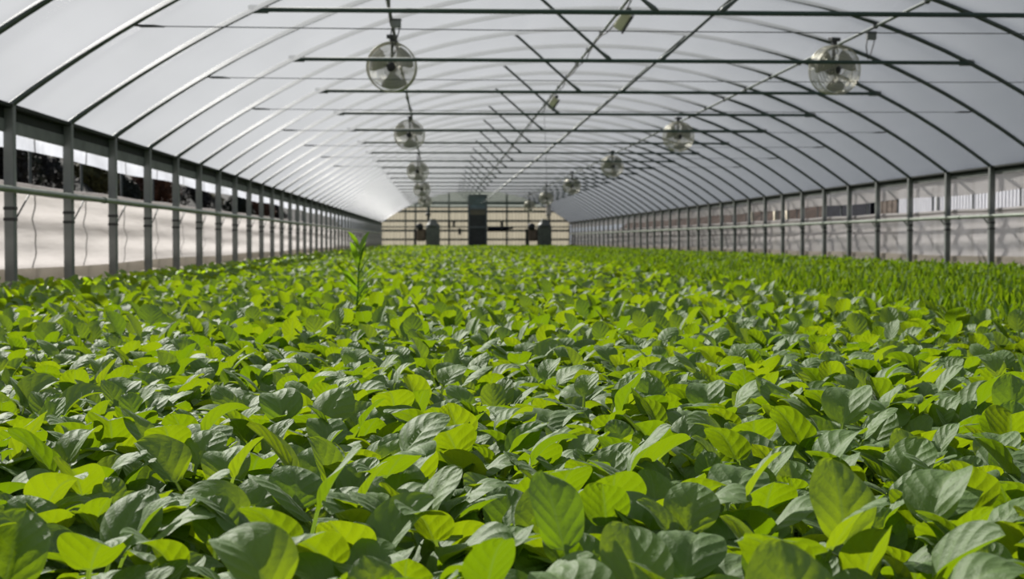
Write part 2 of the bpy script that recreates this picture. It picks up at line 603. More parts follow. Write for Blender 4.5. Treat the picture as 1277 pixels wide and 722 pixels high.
# purlins
PX = 2.31
PZ = arch_z(XC - PX) - 0.04
RZ = arch_z(XC) - 0.06
for x, z, lab in ((XC - PX, PZ, 'long purlin pipe under the roof carrying the fans nearer the trees'),
                  (XC, RZ, 'ridge pipe running along the middle of the roof'),
                  (XC + PX, PZ, 'long purlin pipe under the roof carrying the fans nearer the white building')):
    p = empty('roof_purlin', (x, 0, z))
    tag(p, lab, 'pipe')
    MB().tube([(0, y, 0) for y in np.linspace(0, Y_END, 20)], 0.016, 8).build('pipe', M['frame'], p, True)
    for i in range(0, 16):
        y = Y0 + BAY * i
        MB().box(-0.02, 0.02, y - 0.02, y + 0.02, -0.02, 0.045, 0.004).build('purlin_clip', M['darkmetal'], p)
for x, z, nm in ((XC - PX, PZ, 'dark power cable sagging along the fan pipe nearer the trees'), (XC, RZ, 'dark power cable looped along the ridge pipe')):
    pts = []
    for y in np.arange(6.0, 70.0, 0.25):
        ph = (y - Y0) / BAY % 1.0
        pts.append((x + 0.012 + 0.022 * sin(y * 1.7), y, z - 0.02 - 0.10 * ph * (1 - ph) * (1 + 0.5 * sin(y * 3.1))))
    o = MB().tube(pts, 0.008, 6).build('power_cable', M['black'], None, True)
    tag(o, nm, 'cable')


# ------------------------------------------------------------------ fans
def make_fan():
    r = empty('circulation_fan')
    R, D = 0.245, 0.085
    # guard: front and back cages in one mesh of wires
    for y in (-D, D):
        mb = MB()
        bow = -0.025 if y < 0 else 0.025
        for q in (0.22, 0.36, 0.49, 0.62, 0.75, 0.88, 1.0):
            rr = R * q
            yy = y + bow * (1 - q * q)
            mb.tube([(rr * cos(a), yy, rr * sin(a)) for a in np.linspace(0, 2 * pi, 36, endpoint=False)], 0.0026 if q < 1 else 0.006, 5, closed=True)
        for j in range(56):
            a = 2 * pi * j / 56
            mb.tube([(R * q * cos(a), y + bow * (1 - q * q), R * q * sin(a)) for q in (0.2, 0.6, 1.0)], 0.0017, 4)
        mb.build('guard', M['guard'], r, True)
    mb = MB()
    for y in (-0.05, 0.0, 0.05):
        mb.tube([((R + 0.003) * cos(a), y, (R + 0.003) * sin(a)) for a in np.linspace(0, 2 * pi, 36, endpoint=False)], 0.004, 5, closed=True)
    for j in range(12):
        a = 2 * pi * j / 12
        mb.tube([(R * cos(a), -D, R * sin(a)), (R * cos(a), D, R * sin(a))], 0.004, 5)
    mb.build('rim', M['guard'], r, True)
    MB().lathe([(0.018, -0.06), (0.045, -0.055), (0.05, -0.02), (0.05, 0.09), (0.04, 0.12), (0.02, 0.125)], 20, 'y').build('motor', M['black'], r, True)
    for k in range(3):
        a0 = radians(35 + 120 * k)

        def bl(u, v):
            rad = 0.045 + u * 0.175
            wid = radians(22 + 34 * u - 20 * u ** 4)
            an = a0 + (v - 0.5) * wid * 2 * 0.9
            return (rad * cos(an), -0.012 + (v - 0.5) * (0.075 - 0.03 * u), rad * sin(an))
        b = MB().grid(bl, 8, 8).build('blade', M['blade'], r, True)
        sm = b.modifiers.new('thick', 'SOLIDIFY')
        sm.thickness = 0.004
    MB().lathe([(0.01, -0.05), (0.03, -0.045), (0.045, -0.02), (0.045, 0.01)], 16, 'y').build('hub', M['darkmetal'], r, True)
    mb = MB()
    mb.box(-0.014, 0.014, 0.03, 0.055, 0.03, 0.26, 0.003)
    mb.box(-0.04, 0.04, 0.02, 0.065, 0.045, 0.06, 0.003)
    mb.build('bracket', M['darkmetal'], r)
    return r


def finish_hanger(r, top):
    h = MB()
    h.tube([(0, 0.042, 0.24), (0, 0.042, top)], 0.010, 8)
    h.box(-0.05, 0.05, 0.0, 0.085, top - 0.015, top + 0.025, 0.004)
    h.box(-0.022, 0.022, 0.015, 0.07, 0.22, 0.30, 0.003)
    h.build('hanger', M['darkmetal'], r)
    pts = [(0.012, 0.05, 0.12), (0.05, 0.05, 0.2), (0.055, 0.05, top * 0.6), (0.015, 0.05, top)]
    MB().tube(pts, 0.006, 5).build('cord', M['black'], r, True)


proto = make_fan()
fan_list = []
for s, zs in ((-1, (15.0, 24.6, 35.0, 45.0, 56.0)), (1, (15.0, 24.8, 34.2, 44.5, 55.0, 65.0))):
    for k, y in enumerate(zs):
        hz = 1.73 - (0.0 if k < 2 else (0.12 if s < 0 else 0.03)) - 0.08 * max(0, k - 2)
        fan_list.append((s, k, y, hz))
for q, (s, k, y, hz) in enumerate(fan_list):
    r = proto if q == 0 else copy_tree(proto)
    r.location = (XC + s * PX + (-0.03 if s < 0 else -0.15), y, CAM_Z + hz)
    r.rotation_euler = (radians(6 if s > 0 else 3), 0, radians(-4 if s < 0 else 14))
    side = 'nearer the trees' if s < 0 else 'nearer the white building'
    tag(r, f'round caged fan, {ordinal(k + 1)} from the camera in the row {side}', 'fan', 'hanging circulation fans')
for q, (s, k, y, hz) in enumerate(fan_list):
    r = [x for x in COL.objects if x.name.startswith('circulation_fan')][q]
    finish_hanger(r, PZ - (CAM_Z + hz) - 0.01)

# junction boxes on the fan pipes
for x, y, lab in ((XC - PX + 0.05, 13.7, 'small grey junction box on the fan pipe nearer the trees'),
                  (XC + PX + 0.02, 14.3, 'small grey junction box with looped cable on the fan pipe nearer the white building')):
    b = empty('junction_box', (x, y, PZ - 0.07))
    tag(b, lab, 'junction box')
    MB().box(-0.045, 0.045, -0.03, 0.03, -0.03, 0.05, 0.006).build('box', M['post'], b)
    MB().box(-0.05, 0.05, -0.034, 0.034, 0.035, 0.045, 0.003).build('lid', M['darkmetal'], b)
    MB().tube([(-0.04, 0, -0.02), (-0.05, 0, -0.10), (-0.03, 0, -0.22), (-0.005, 0, -0.17), (0.02, 0, -0.08), (0.035, 0, -0.02)], 0.006, 6).build('cable_loop', M['black'], b, True)

# lamps on the ridge
for y, lab in ((15.1, 'cream box lamp under the ridge pipe close to the top edge'), (24.2, 'smaller looking cream box lamp farther back under the ridge pipe')):
    l = empty('ridge_lamp', (XC, y, RZ - 0.14))
    tag(l, lab, 'lamp')
    l.rotation_euler = (radians(25), radians(32), 0)
    MB().box(-0.05, 0.05, -0.04, 0.04, -0.10, 0.10, 0.012).build('housing', M['cream'], l)
    MB().box(0.052, 0.075, -0.045, 0.045, -0.11, 0.10, 0.006).build('bracket', M['darkmetal'], l)
    MB().lathe([(0.018, 0.10), (0.026, 0.11), (0.026, 0.14), (0.012, 0.15)], 14).build('socket', M['black'], l, True)
o = MB().tube([(0.072 * 25, 25.0, RZ - 0.06), (0.0735 * 25, 25.0, 1.9), (0.074 * 25, 25.0, CAM_Z + 0.75)], 0.004, 6).build('hanging_cord', M['wire'], None, True)
tag(o, 'thin cord hanging straight down from the ridge pipe', 'cord')


# ------------------------------------------------------------------ end wall
wb = empty('wall_back', (0, Y_END + 0.06, 0))
tag(wb, 'cream panelled end wall closing the far end', kind='structure')


def gable(u, v):
    x = XL + u * (XR - XL)
    top = arch_z(x) + 0.02
    return (x, 0.012 * sin(x * 40), v * top)


Z_SPLIT = CAM_Z + 1.62


def gable_low(u, v):
    x, y, z = gable(u, 1.0)
    return (x, y, v * min(z, Z_SPLIT))


def gable_top(u, v):
    d = HALF * (1 - (Z_SPLIT - EAVE) / RISE) ** (1 / 2.2)
    x = XC - d + 2 * d * u
    z = arch_z(x) + 0.02
    return (x, 0.0, Z_SPLIT + v * (z - Z_SPLIT))


MB().grid(gable_low, 240, 10).build('panel', M['end_panel'], wb, True)
MB().grid(gable_top, 60, 4).build('top_panel', M['end_top'], wb, True)


def px_x(px, d=72.6):
    return (px - 545) / 1850 * d


def px_z(py, d=72.6):
    return CAM_Z + (299 - py) / 1850 * d


for py, th in ((253, 0.05), (258.4, 0.035), (263.7, 0.055), (275.5, 0.05), (283, 0.03), (287.6, 0.05), (298.6, 0.045)):
    z = px_z(py)
    if z > EAVE:
        d = HALF * max(0.0, 1 - (z - EAVE) / RISE) ** (1 / 2.2)
    else:
        d = HALF
    MB().box(XC - d, XC + d, -0.09, -0.04, z - th, z + th).build('crossbar', M['frame'], wb)
for px, w in ((506, 0.03), (518.5, 0.04), (535, 0.05), (560, 0.04), (632, 0.04), (659, 0.04), (685, 0.05)):
    x = px_x(px)
    MB().box(x - w, x + w, -0.14, -0.09, 0, arch_z(x)).build('upright', M['frame'], wb)
# loose dark bits on the wall
for x0, x1, z0, z1, nm, lab, mt in (
        (px_x(558.5), px_x(561.5), px_z(284), px_z(276), 'wall_switch_box', 'small dark control box on the end wall, one of a pair beside the door', 'darkmetal'),
        (px_x(564.5), px_x(567.5), px_z(282.5), px_z(276), 'wall_switch_box', 'small dark control box of the pair on the end wall, closer to the door', 'darkmetal'),
        (px_x(571.5), px_x(575), px_z(292.5), px_z(285), 'wall_switch_box', 'low dark control box on the end wall just beside the door', 'darkmetal'),
        (px_x(624), px_x(627.5), px_z(286), px_z(276), 'wall_switch_box', 'dark control box above the black pipe on the end wall', 'darkmetal')):
    b = empty(nm, ((x0 + x1) / 2, Y_END - 0.16, z0))
    tag(b, lab, 'box')
    w, h = (x1 - x0) / 2, z1 - z0
    MB().box(-w, w, -0.08, 0.065, 0, h, 0.01).build('case', M[mt], b)
    MB().box(-w * 0.85, w * 0.85, -0.095, -0.08, h * 0.08, h * 0.92, 0.004).build('door', M['dark_panel'], b)
p = empty('wall_mounted_pipe', (0, Y_END - 0.25, 0))
tag(p, 'thick black pipe along the end wall beside the door', 'pipe')
MB().tube([(px_x(608), 0, px_z(286)), (px_x(625), 0, px_z(285.6)), (px_x(634), 0, px_z(284.8)), (px_x(640), 0, px_z(284.4))], [0.10, 0.10, 0.05, 0.04], 12).build('pipe', M['container'], p, True)
MB().tube([(px_x(625) - 0.04, 0, px_z(285.6)), (px_x(625) + 0.06, 0, px_z(285.6))], 0.13, 12).build('collar', M['black'], p, True)

# door tower
d = empty('door_1', (0, Y_END - 0.12, 0))
tag(d, 'tall dark double height door in the middle of the end wall', kind='structure')
x0, x1 = px_x(583.5), px_x(607.5)
zt = px_z(242.5)
mb = MB()
mb.box(x0, x0 + 0.08, -0.10, 0.06, 0, zt).box(x1 - 0.08, x1, -0.10, 0.06, 0, zt)
for py in (243.5, 260.5, 283.5):
    mb.box(x0 + 0.08, x1 - 0.08, -0.10, 0.06, px_z(py) - 0.04, px_z(py) + 0.04)
mb.build('frame', M['door_grey'], d)
MB().box(x0 + 0.08, x1 - 0.08, -0.03, 0.0, px_z(260), px_z(244)).build('glazing', M['glass'], d)
MB().box(x0 + 0.08, x1 - 0.08, -0.04, 0.0, px_z(268), px_z(261.2)).build('lintel_panel', M['end_panel'], d)
MB().box(x0 + 0.08, x1 - 0.08, -0.03, 0.0, px_z(283), px_z(268)).build('upper_leaf', M['dark_panel'], d)
MB().box(x0 + 0.08, x1 - 0.08, -0.03, 0.0, 0.02, px_z(284.2)).build('lower_leaf', M['dark_panel'], d)


# heaters on either side of the door
def make_heater():
    h = empty('space_heater')
    MB().box(-0.33, 0.33, -0.3, 0.3, 0.08, 1.12, 0.05).build('body', M['heater'], h)
    MB().lathe([(0.36, 1.10), (0.30, 1.20), (0.20, 1.30), (0.16, 1.42), (0.16, 1.46)], 24).build('hood', M['heater'], h, True)
    MB().box(-0.9, -0.78, -0.06, 0.06, 0, 1.0, 0.01).build('support', M['darkmetal'], h)
    MB().box(-0.78, -0.33, -0.22, 0.22, 0.42, 1.0, 0.06).build('duct', M['rustbrown'], h)
    MB().lathe([(0.10, -0.30), (0.17, -0.24), (0.17, 0.1), (0.10, 0.16)], 20, 'y', (-0.62, 0, 1.10)).build('burner', M['black'], h, True)
    for sx in (-1, 1):
        MB().box(sx * 0.26 - 0.05, sx * 0.26 + 0.05, -0.25, 0.25, 0, 0.09, 0.01).build('foot', M['black'], h)
    return h


h1 = make_heater()
h1.location = (px_x(540, 70.5), 70.5, 0)
tag(h1, 'dark grey heater with brown duct at the end wall, nearer the tree side', 'heater', 'heaters at the end wall')
h2 = copy_tree(h1)
h2.location = (px_x(679, 70.5), 70.5, 0)
tag(h2, 'dark grey heater with brown duct at the end wall, nearer the white building side', 'heater', 'heaters at the end wall')
f = empty('flue_pipe', (px_x(534, 71), 71.0, 0))
tag(f, 'dark flue pipe rising above the heater nearer the tree side', 'pipe')
MB().tube([(0, 0, 1.42), (0, 0, 2.35)], 0.05, 10).build('pipe', M['frame'], f, True)
MB().lathe([(0.05, 1.62), (0.13, 1.65), (0.13, 1.72), (0.05, 1.76)], 16).build('collar', M['darkmetal'], f, True)
f = empty('white_duct', (px_x(684, 70.9), 70.9, 0))
tag(f, 'pale pinkish duct standing above the heater nearer the white building side', 'duct')
MB().lathe([(0.06, 1.50), (0.10, 1.60), (0.12, 1.72), (0.11, 1.95), (0.13, 2.15), (0.09, 2.38), (0.05, 2.45)], 16).build('tube', M['duct'], f, True)
MB().lathe([(0.13, 1.66), (0.13, 1.70)], 16).build('band', M['darkmetal'], f, True)


# ------------------------------------------------------------------ outside: trees
def hill(u, v):
    x = -7.0 - 30 * u
    y = 10 + 150 * v
    e = min(1.0, u * 30 / 6.0)
    z = -0.1 + 3.6 * e * e * (3 - 2 * e) + 0.25 * u * 30 / 30 + (0.16 * sin(x * 1.1 + y * 0.7) + 0.12 * sin(y * 1.9)) * e
    return (x, y, z)


o = MB().grid(hill, 60, 90).build('hillside', M['hill'], None, True)
tag(o, 'dark wooded hillside outside the open side', kind='structure')


def crown_mesh(seed, mat, conical):
    r = np.random.default_rng(seed)
    n = 5200
    vs = np.zeros((n * 4, 3))
    blobs = [(r.uniform(-0.75, 0.75), r.uniform(-0.75, 0.75), r.uniform(1.0, 2.3), r.uniform(0.45, 0.85)) for _ in range(11)]
    for q in range(n):
        bx, by, bz, br = blobs[q % 11]
        d = r.normal(size=3)
        d /= np.linalg.norm(d)
        c = np.array((bx, by, bz)) + d * br * r.uniform(0.7, 1.0)
        if conical:
            k = max(0.15, 1.25 - (c[2] - 0.5) / 2.4)
            c[:2] *= k
        a = r.normal(size=3)
        a /= np.linalg.norm(a)
        b = np.cross(a, d)
        b /= np.linalg.norm(b) + 1e-6
        s = r.uniform(0.05, 0.11)
        vs[q * 4:q * 4 + 4] = [c - a * s, c + b * s * 0.6, c + a * s, c - b * s * 0.6]
    me = bpy.data.meshes.new('crown')
    me.from_pydata(vs.tolist(), [], [(4 * q, 4 * q + 1, 4 * q + 2, 4 * q + 3) for q in range(n)])
    me.materials.append(mat)
    return me


trunk_me = MB().tube([(0, 0, -0.5), (0.03, 0.02, 0.6), (-0.02, 0.05, 1.3), (0.03, 0.0, 2.0)], [0.13, 0.10, 0.075, 0.03], 10).mesh('trunk', M['bark'], True)
crowns = {'evergreen': crown_mesh(1, M['evergreen'], True), 'olive': crown_mesh(2, M['olive'], False),
          'rust': crown_mesh(3, M['rust'], False), 'dark': crown_mesh(4, M['dark'], False)}
words = {'evergreen': 'dark evergreen tree', 'olive': 'olive green leafy tree', 'rust': 'rust brown autumn tree', 'dark': 'dark bare looking tree'}
kinds = ['dark', 'evergreen', 'dark', 'olive', 'evergreen', 'rust', 'rust', 'dark', 'evergreen', 'dark', 'olive', 'dark', 'evergreen', 'rust', 'dark', 'evergreen']
cnt = {}
for q, kd in enumerate(kinds):
    px = (-16, 22, 52, 118, 100, 172, 195, 215, 150, 240, 262, 283, 300, 320, 338, 72)[q]
    x = -9.2 - (q * 37 % 17) / 17 * 2.4
    y = -x / (545 - px) * 1850
    t = empty('tree', (x, y, 1.0), q * 1.3)
    s = 0.86 + 0.16 * ((q * 53) % 10) / 10
    t.scale = (0.75, 0.75, s * 0.72)
    cnt[kd] = cnt.get(kd, 0) + 1
    tag(t, f'{words[kd]} outside the open side gap, {ordinal(cnt[kd])} of its colour from the camera', 'tree', 'trees outside the open side')
    link_mesh('crown', crowns[kd], t)
    link_mesh('trunk', trunk_me, t)

# ------------------------------------------------------------------ outside: the other side
nb = empty('white_greenhouse', (9.2, 0, 0))
tag(nb, 'white corrugated building beside the greenhouse, seen through the side gap', 'building')


def corr(u, v):
    y = 14 + u * 15.3
    return (0.02 * sin(y * 2 * pi / 0.15), y, v * 1.6)


MB().grid(corr, 1000, 2).build('wall', M['white_wall'], nb, True)


def nroof(u, v):
    y = 14 + u * 15.3
    return (-0.1 + v * 5.2, y, 1.58 + 0.12 * sin(pi * v))


MB().grid(nroof, 10, 20).build('roof', M['white_wall'], nb, True)
for y in (22.6, 26.8):
    MB().box(-0.06, -0.02, y - 0.02, y + 0.02, 0, 1.6).build('wall_rib', M['post'], nb)
MB().box(-0.08, 0.02, 14, 29.3, 0, 0.12).build('plinth', M['outground'], nb)

sh = empty('wooden_shed', (9.6, 31.0, 0))
tag(sh, 'weathered wooden shed standing next to the white building', 'shed')
mb = MB()
for k in range(12):
    mb.box(-0.02 - 0.012 * (k % 2), 0.02, -1.0 + k * 0.17, -1.0 + k * 0.17 + 0.162, 0, 1.45, 0.004)
mb.build('wall', M['shedwood'], sh)
MB().box(0.0, 1.9, -1.0, 1.0, 0, 1.43).build('body', M['shedwood'], sh)
MB().box(-0.15, 2.05, -1.1, 1.1, 1.45, 1.52).build('roof', M['container'], sh)

ct = empty('dark_container', (9.6, 34.3, 0))
tag(ct, 'dark blue-black container behind the wooden shed', 'container')
mb = MB()
for k in range(20):
    mb.box(-0.03, 0.0, -1.9 + k * 0.19, -1.9 + k * 0.19 + 0.11, 0.05, 1.38, 0.006)
mb.build('ribbed_side', M['container'], ct)
MB().box(0.0, 2.0, -1.95, 1.95, 0.03, 1.40, 0.01).build('body', M['container'], ct)
MB().box(-0.02, 2.02, -1.98, 1.98, 1.40, 1.46, 0.01).build('roof', M['container'], ct)


def bank(u, v):
    y = 37 + u * 45
    x = 9.4 + v * 7
    return (x, y, -0.05 + (1.60 + 0.12 * sin(y * 0.9) + 0.06 * sin(y * 3.3)) * (1 - (1 - min(1, v * 5)) ** 2) + 0.03 * sin(y * 9 + x * 5))


o = MB().grid(bank, 160, 24).build('earth_bank', M['bank'], None, True)
tag(o, 'low brown earth bank outside the greenhouse beyond the container', kind='structure')
for k, y in enumerate((38.2, 39.6, 42.5, 47.0)):
    st = MB().tube([(0, 0, -0.1), (0.02, 0, 0.7), (0.0, 0.01, 1.38)], [0.06, 0.055, 0.05], 8).build('fence_post', M['stake'], None, True)
    st.location = (9.1, y, 0)
    tag(st, f'pale wooden post in front of the earth bank, {ordinal(k + 1)} from the container', 'post', 'pale posts at the earth bank')


# ------------------------------------------------------------------ leaves
def leaf_geom(Lp, Lb, W, th0, bp_, bb, cup, wave, ph, nP, nL, nW, pucker=0.0, roll=0.0, stalk_w=0.0026):
    """stalk and blade of one leaf leaning towards +x; returns verts, quads, uv"""
    cs, th = [], th0
    x = z = 0.0
    cs.append((x, z, th, -1.0))
    for i in range(nP):
        th = th0 + bp_ * (i + 1) / nP
        x += sin(th) * Lp / nP
        z += cos(th) * Lp / nP
        cs.append((x, z, th, -1 + (i + 1) / nP))
    base = th
    for i in range(nL):
        t = (i + 1) / nL
        th = base + bb * t ** 1.3
        x += sin(th) * Lb / nL
        z += cos(th) * Lb / nL
        cs.append((x, z, th, t))
    V, UV = [], []
    for (cx, cz, th, t) in cs:
        if t <= 0:
            w = stalk_w * (1.4 - 0.4 * (t + 1))
            k = 0.0
        else:
            w = max(W / 2 * (sin(pi * min(1.0, t) ** 0.86)) ** 0.56 if t < 0.999 else 0.0, stalk_w * (1 - t) + 0.0004)
            k = min(1, t * 4)
        n = (-cos(th), sin(th))
        for j in range(nW + 1):
            v = 2 * j / nW - 1
            av = abs(v)
            off = cup * w * av ** 1.6 * k - 0.10 * w * max(0, 1 - av * 5) * k
            off += wave * W * av ** 2 * sin(ph + t * 9 + (2 if v > 0 else 0)) * k
            if t > 0 and pucker:
                off += pucker * W * abs(sin(pi * (t * 5 - av * 1.9))) * min(1, av * 3) * (1 - av ** 4) * min(1, 5 * (1 - t))
            off += roll * w * v * k
            if t <= 0:
                off += stalk_w * 1.2 * av
            V.append((cx + n[0] * off, w * v * (1 - 0.25 * abs(cup) * av), cz + n[1] * off))
            UV.append((t if t > 0 else -0.5, j / nW))
    rows = len(cs)
    F = []
    for i in range(rows - 1):
        for j in range(nW):
            a = i * (nW + 1) + j
            b = a + nW + 1
            F.append((a, a + 1, b + 1, b))       # front face = upper side of the leaf
    return np.array(V), np.array(F), np.array(UV)


def leaf_params(r, big=1.0, low=1.0):
    """one random leaf of the crop; age 0 inner .. 1 outer"""
    age = r.uniform(0, 1)
    Lb = (0.060 + 0.022 * age + r.uniform(-0.008, 0.010)) * big
    W = Lb * r.uniform(0.74, 0.90)
    Lp = (0.152 - 0.010 * age + r.uniform(-0.035, 0.025)) * low
    th0 = radians(3 + 25 * age + r.uniform(-3, 8))
    bp_ = radians(r.uniform(4, 16))
    bb = radians(r.uniform(20, 75) + 45 * age * r.uniform(0.2, 1.1))
    return dict(Lp=Lp, Lb=Lb, W=W, th0=th0, bp_=bp_, bb=bb, cup=r.uniform(-0.25, 0.45), wave=r.uniform(0.0, 0.05), ph=r.uniform(0, 6),
                pucker=0.020, roll=r.uniform(-0.25, 0.25)), age


def mesh_np(name, V, F, UV, tint, mat):
    me = bpy.data.meshes.new(name)
    nv, nf = len(V), len(F)
    me.vertices.add(nv)
    me.vertices.foreach_set('co', np.asarray(V, dtype=np.float32).ravel())
    me.loops.add(nf * 4)
    me.loops.foreach_set('vertex_index', np.asarray(F, dtype=np.int32).ravel())
    me.polygons.add(nf)
    me.polygons.foreach_set('loop_start', np.arange(0, nf * 4, 4, dtype=np.int32))
    me.polygons.foreach_set('use_smooth', np.ones(nf, dtype=bool))
    uvl = me.uv_layers.new(name='UVMap')
    uvl.data.foreach_set('uv', np.asarray(UV, dtype=np.float32)[np.asarray(F).ravel()].ravel())
    at = me.attributes.new('tint', 'FLOAT', 'POINT')
    at.data.foreach_set('value', np.asarray(tint, dtype=np.float32))
    me.materials.append(mat)
    me.update()
    me.validate()
    return me


# near plants: individual leaves from a library of meshes
pr = random.Random(5)
LIB = []
for q in range(36):
    prm, age = leaf_params(pr)
    V, F, UV = leaf_geom(nP=5, nL=20, nW=12, **prm)
    LIB.append((age, mesh_np('leaf', V, F, UV, np.full(len(V), pr.random()), M['leaf'])))
LIB.sort(key=lambda a: a[0])

ROW = 0.086
near = []
row = 0
y = 0.78
MAXP = 300
while len(near) < MAXP:
    xa, xb = -0.300 * y - 0.035, 0.400 * y + 0.035
    n = max(2, round((xb - xa) / 0.086))
    cols = []
    for c in range(n):
        x = xa + (c + 0.5 + (0.25 if row % 2 else -0.25)) * (xb - xa) / n
        cols.append((x + pr.uniform(-0.022, 0.022), y + pr.uniform(-0.020, 0.020), c, row))
    near += cols
    row += 1
    y += ROW
Y_SPLIT = y - ROW / 2
NROWS = row
for (x, yy, c, r) in near:
    s = pr.uniform(0.90, 1.10)
    p = empty('leafy_green_plant', (x, yy, 0.0), pr.uniform(0, 6.28))
    p.scale = (s, s, s * pr.uniform(0.95, 1.06))
    n = pr.choice((6, 7, 7, 8))
    look = 'tall' if s > 1.05 else ('small' if s < 0.95 else 'broad-leaved')
    rw = 'front row' if r == 0 else ordinal(r + 1) + ' row from the camera'
    tag(p, f'{look} spinach plant, {ordinal(c + 1)} from the left in the {rw}', 'plant', 'leafy plants nearest the camera')
    for k in range(n):
        fr = (k + pr.uniform(-0.4, 0.4)) / n
        a, me = LIB[max(0, min(len(LIB) - 1, int(fr * len(LIB))))]
        az = k * 2.39996 + pr.uniform(-0.4, 0.4)
        ls = pr.uniform(0.86, 1.16)
        link_mesh('leaf', me, p, (cos(az) * 0.004, sin(az) * 0.004, 0), (pr.uniform(-0.06, 0.06), pr.uniform(-0.08, 0.08), az), (ls, ls * pr.uniform(0.9, 1.1), ls))


def scatter(name, pts, per, variants, mat, zscale=(0.92, 1.08)):
    """many leaves in one mesh"""
    nl = len(pts) * per
    base = np.repeat(pts, per, axis=0)
    az = (np.tile(np.arange(per), len(pts)) * 2.39996 + np.repeat(rng.uniform(0, 6.28, len(pts)), per) + rng.uniform(-0.4, 0.4, nl))
    sc = np.repeat(rng.uniform(0.9, 1.1, len(pts)), per) * rng.uniform(0.88, 1.12, nl)
    vi = rng.integers(0, len(variants), nl)
    tl = rng.random(nl)
    out = []
    for k, (V, F, UV) in enumerate(variants):
        s = np.where(vi == k)[0]
        if not len(s):
            continue
        ca, sa = np.cos(az[s])[:, None], np.sin(az[s])[:, None]
        X = V[None, :, 0] * ca - V[None, :, 1] * sa
        Y = V[None, :, 0] * sa + V[None, :, 1] * ca
        P = np.stack([X * sc[s][:, None] + base[s, 0][:, None], Y * sc[s][:, None] + base[s, 1][:, None],
                      np.repeat(V[None, :, 2], len(s), 0) * sc[s][:, None]], -1)
        nv = len(V)
        Fk = F[None] + (np.arange(len(s)) * nv)[:, None, None]
        out.append((P.reshape(-1, 3), Fk.reshape(-1, 4), np.tile(UV, (len(s), 1)), np.repeat(tl[s], nv)))
    return out


def join(parts):
    o, Vs, Fs, Us, Ts = 0, [], [], [], []
    for V, F, U, T in parts:
        Vs.append(V), Fs.append(F + o), Us.append(U), Ts.append(T)
        o += len(V)
    return np.concatenate(Vs), np.concatenate(Fs), np.concatenate(Us), np.concatenate(Ts)


def cells(x0, x1, y0, y1, sp, jit=0.35, cone=True):
    gx = np.arange(x0, x1, sp)
    gy = np.arange(y0, y1, sp)
    X, Y = np.meshgrid(gx, gy)
    P = np.stack([X.ravel(), Y.ravel()], 1) + rng.uniform(-jit, jit, (X.size, 2)) * sp
    if cone:
        P = P[(P[:, 0] > -0.30 * P[:, 1] - 0.45) & (P[:, 0] < 0.40 * P[:, 1] + 0.45)]
    P[:, 0] = np.clip(P[:, 0], x0, x1)
    return P


def variants(n, nP, nL, nW, big=1.0, low=1.0, pucker=True):
    r = random.Random(n * 31 + nL)
    out = []
    for _ in range(n):
        prm, _a = leaf_params(r, big, low)
        if not pucker:
            prm['pucker'] = 0
        out.append(leaf_geom(nP=nP, nL=nL, nW=nW, **prm))
    return out


BX0, BX1 = XL + 0.14, 1.95
parts = []
parts += scatter('a', cells(BX0, BX1, Y_SPLIT, 4.2, 0.081), 7, variants(40, 2, 10, 6), M['leaf_field'])
parts += scatter('b', cells(BX0, BX1, 4.2, 10.0, 0.080), 7, variants(40, 1, 6, 4, 1.0, pucker=False), M['leaf_field'])
parts += scatter('c', cells(BX0, BX1, 10.0, 24.0, 0.090), 6, variants(40, 1, 4, 2, 1.1, 0.98, False), M['leaf_field'])
parts += scatter('d', cells(BX0, BX1, 24.0, Y_END - 1.2, 0.125), 6, variants(30, 1, 3, 2, 1.4, 0.90, False), M['leaf_field'])
# plants beside the individual ones, just outside the frame
P = cells(BX0, BX1, 0.78, Y_SPLIT, 0.080)
P = P[(P[:, 0] < -0.300 * P[:, 1] - 0.06) | (P[:, 0] > 0.400 * P[:, 1] + 0.06)]
parts += scatter('e', P, 8, variants(20, 2, 10, 6), M['leaf_field'])
V, F, U, T = join(parts)
o = link_mesh('leafy_crop', mesh_np('leafy_crop', V, F, U, T, M['leaf_field']))
tag(o, 'dense bed of green leafy crop stretching away to the end wall', 'crop', kind='stuff')
N_CROP = len(F)


def young_params(r):
    Lb = r.uniform(0.045, 0.085)
    return dict(Lp=r.uniform(0.10, 0.16), Lb=Lb, W=Lb * r.uniform(0.16, 0.30), th0=radians(r.uniform(0, 14)), bp_=radians(r.uniform(0, 10)),
                bb=radians(r.uniform(0, 40)), cup=r.uniform(0, 0.4), wave=0, ph=0, roll=r.uniform(-0.2, 0.2))


r_ = random.Random(3)
yv = [leaf_geom(nP=1, nL=4, nW=2, **young_params(r_)) for _ in range(30)]
yv2 = []
for _ in range(20):
    prm = young_params(r_)
    prm['W'] *= 1.8
    yv2.append(leaf_geom(nP=1, nL=3, nW=2, **prm))
parts = scatter('y', cells(2.02, 3.05, 3.5, 14.0, 0.045), 4, yv, M['young'])
parts += scatter('y', cells(2.02, 3.05, 14.0, 34.0, 0.065), 4, yv2, M['young'])
parts += scatter('y', cells(2.02, 3.05, 34.0, Y_END - 1.2, 0.09), 5, yv2, M['young'])
V, F, U, T = join(parts)
o = link_mesh('seedling_grass', mesh_np('seedling_grass', V, F, U, T, M['young']))
tag(o, 'strip of fine upright narrow-leaved seedlings beside the leafy bed', 'seedlings', kind='stuff')

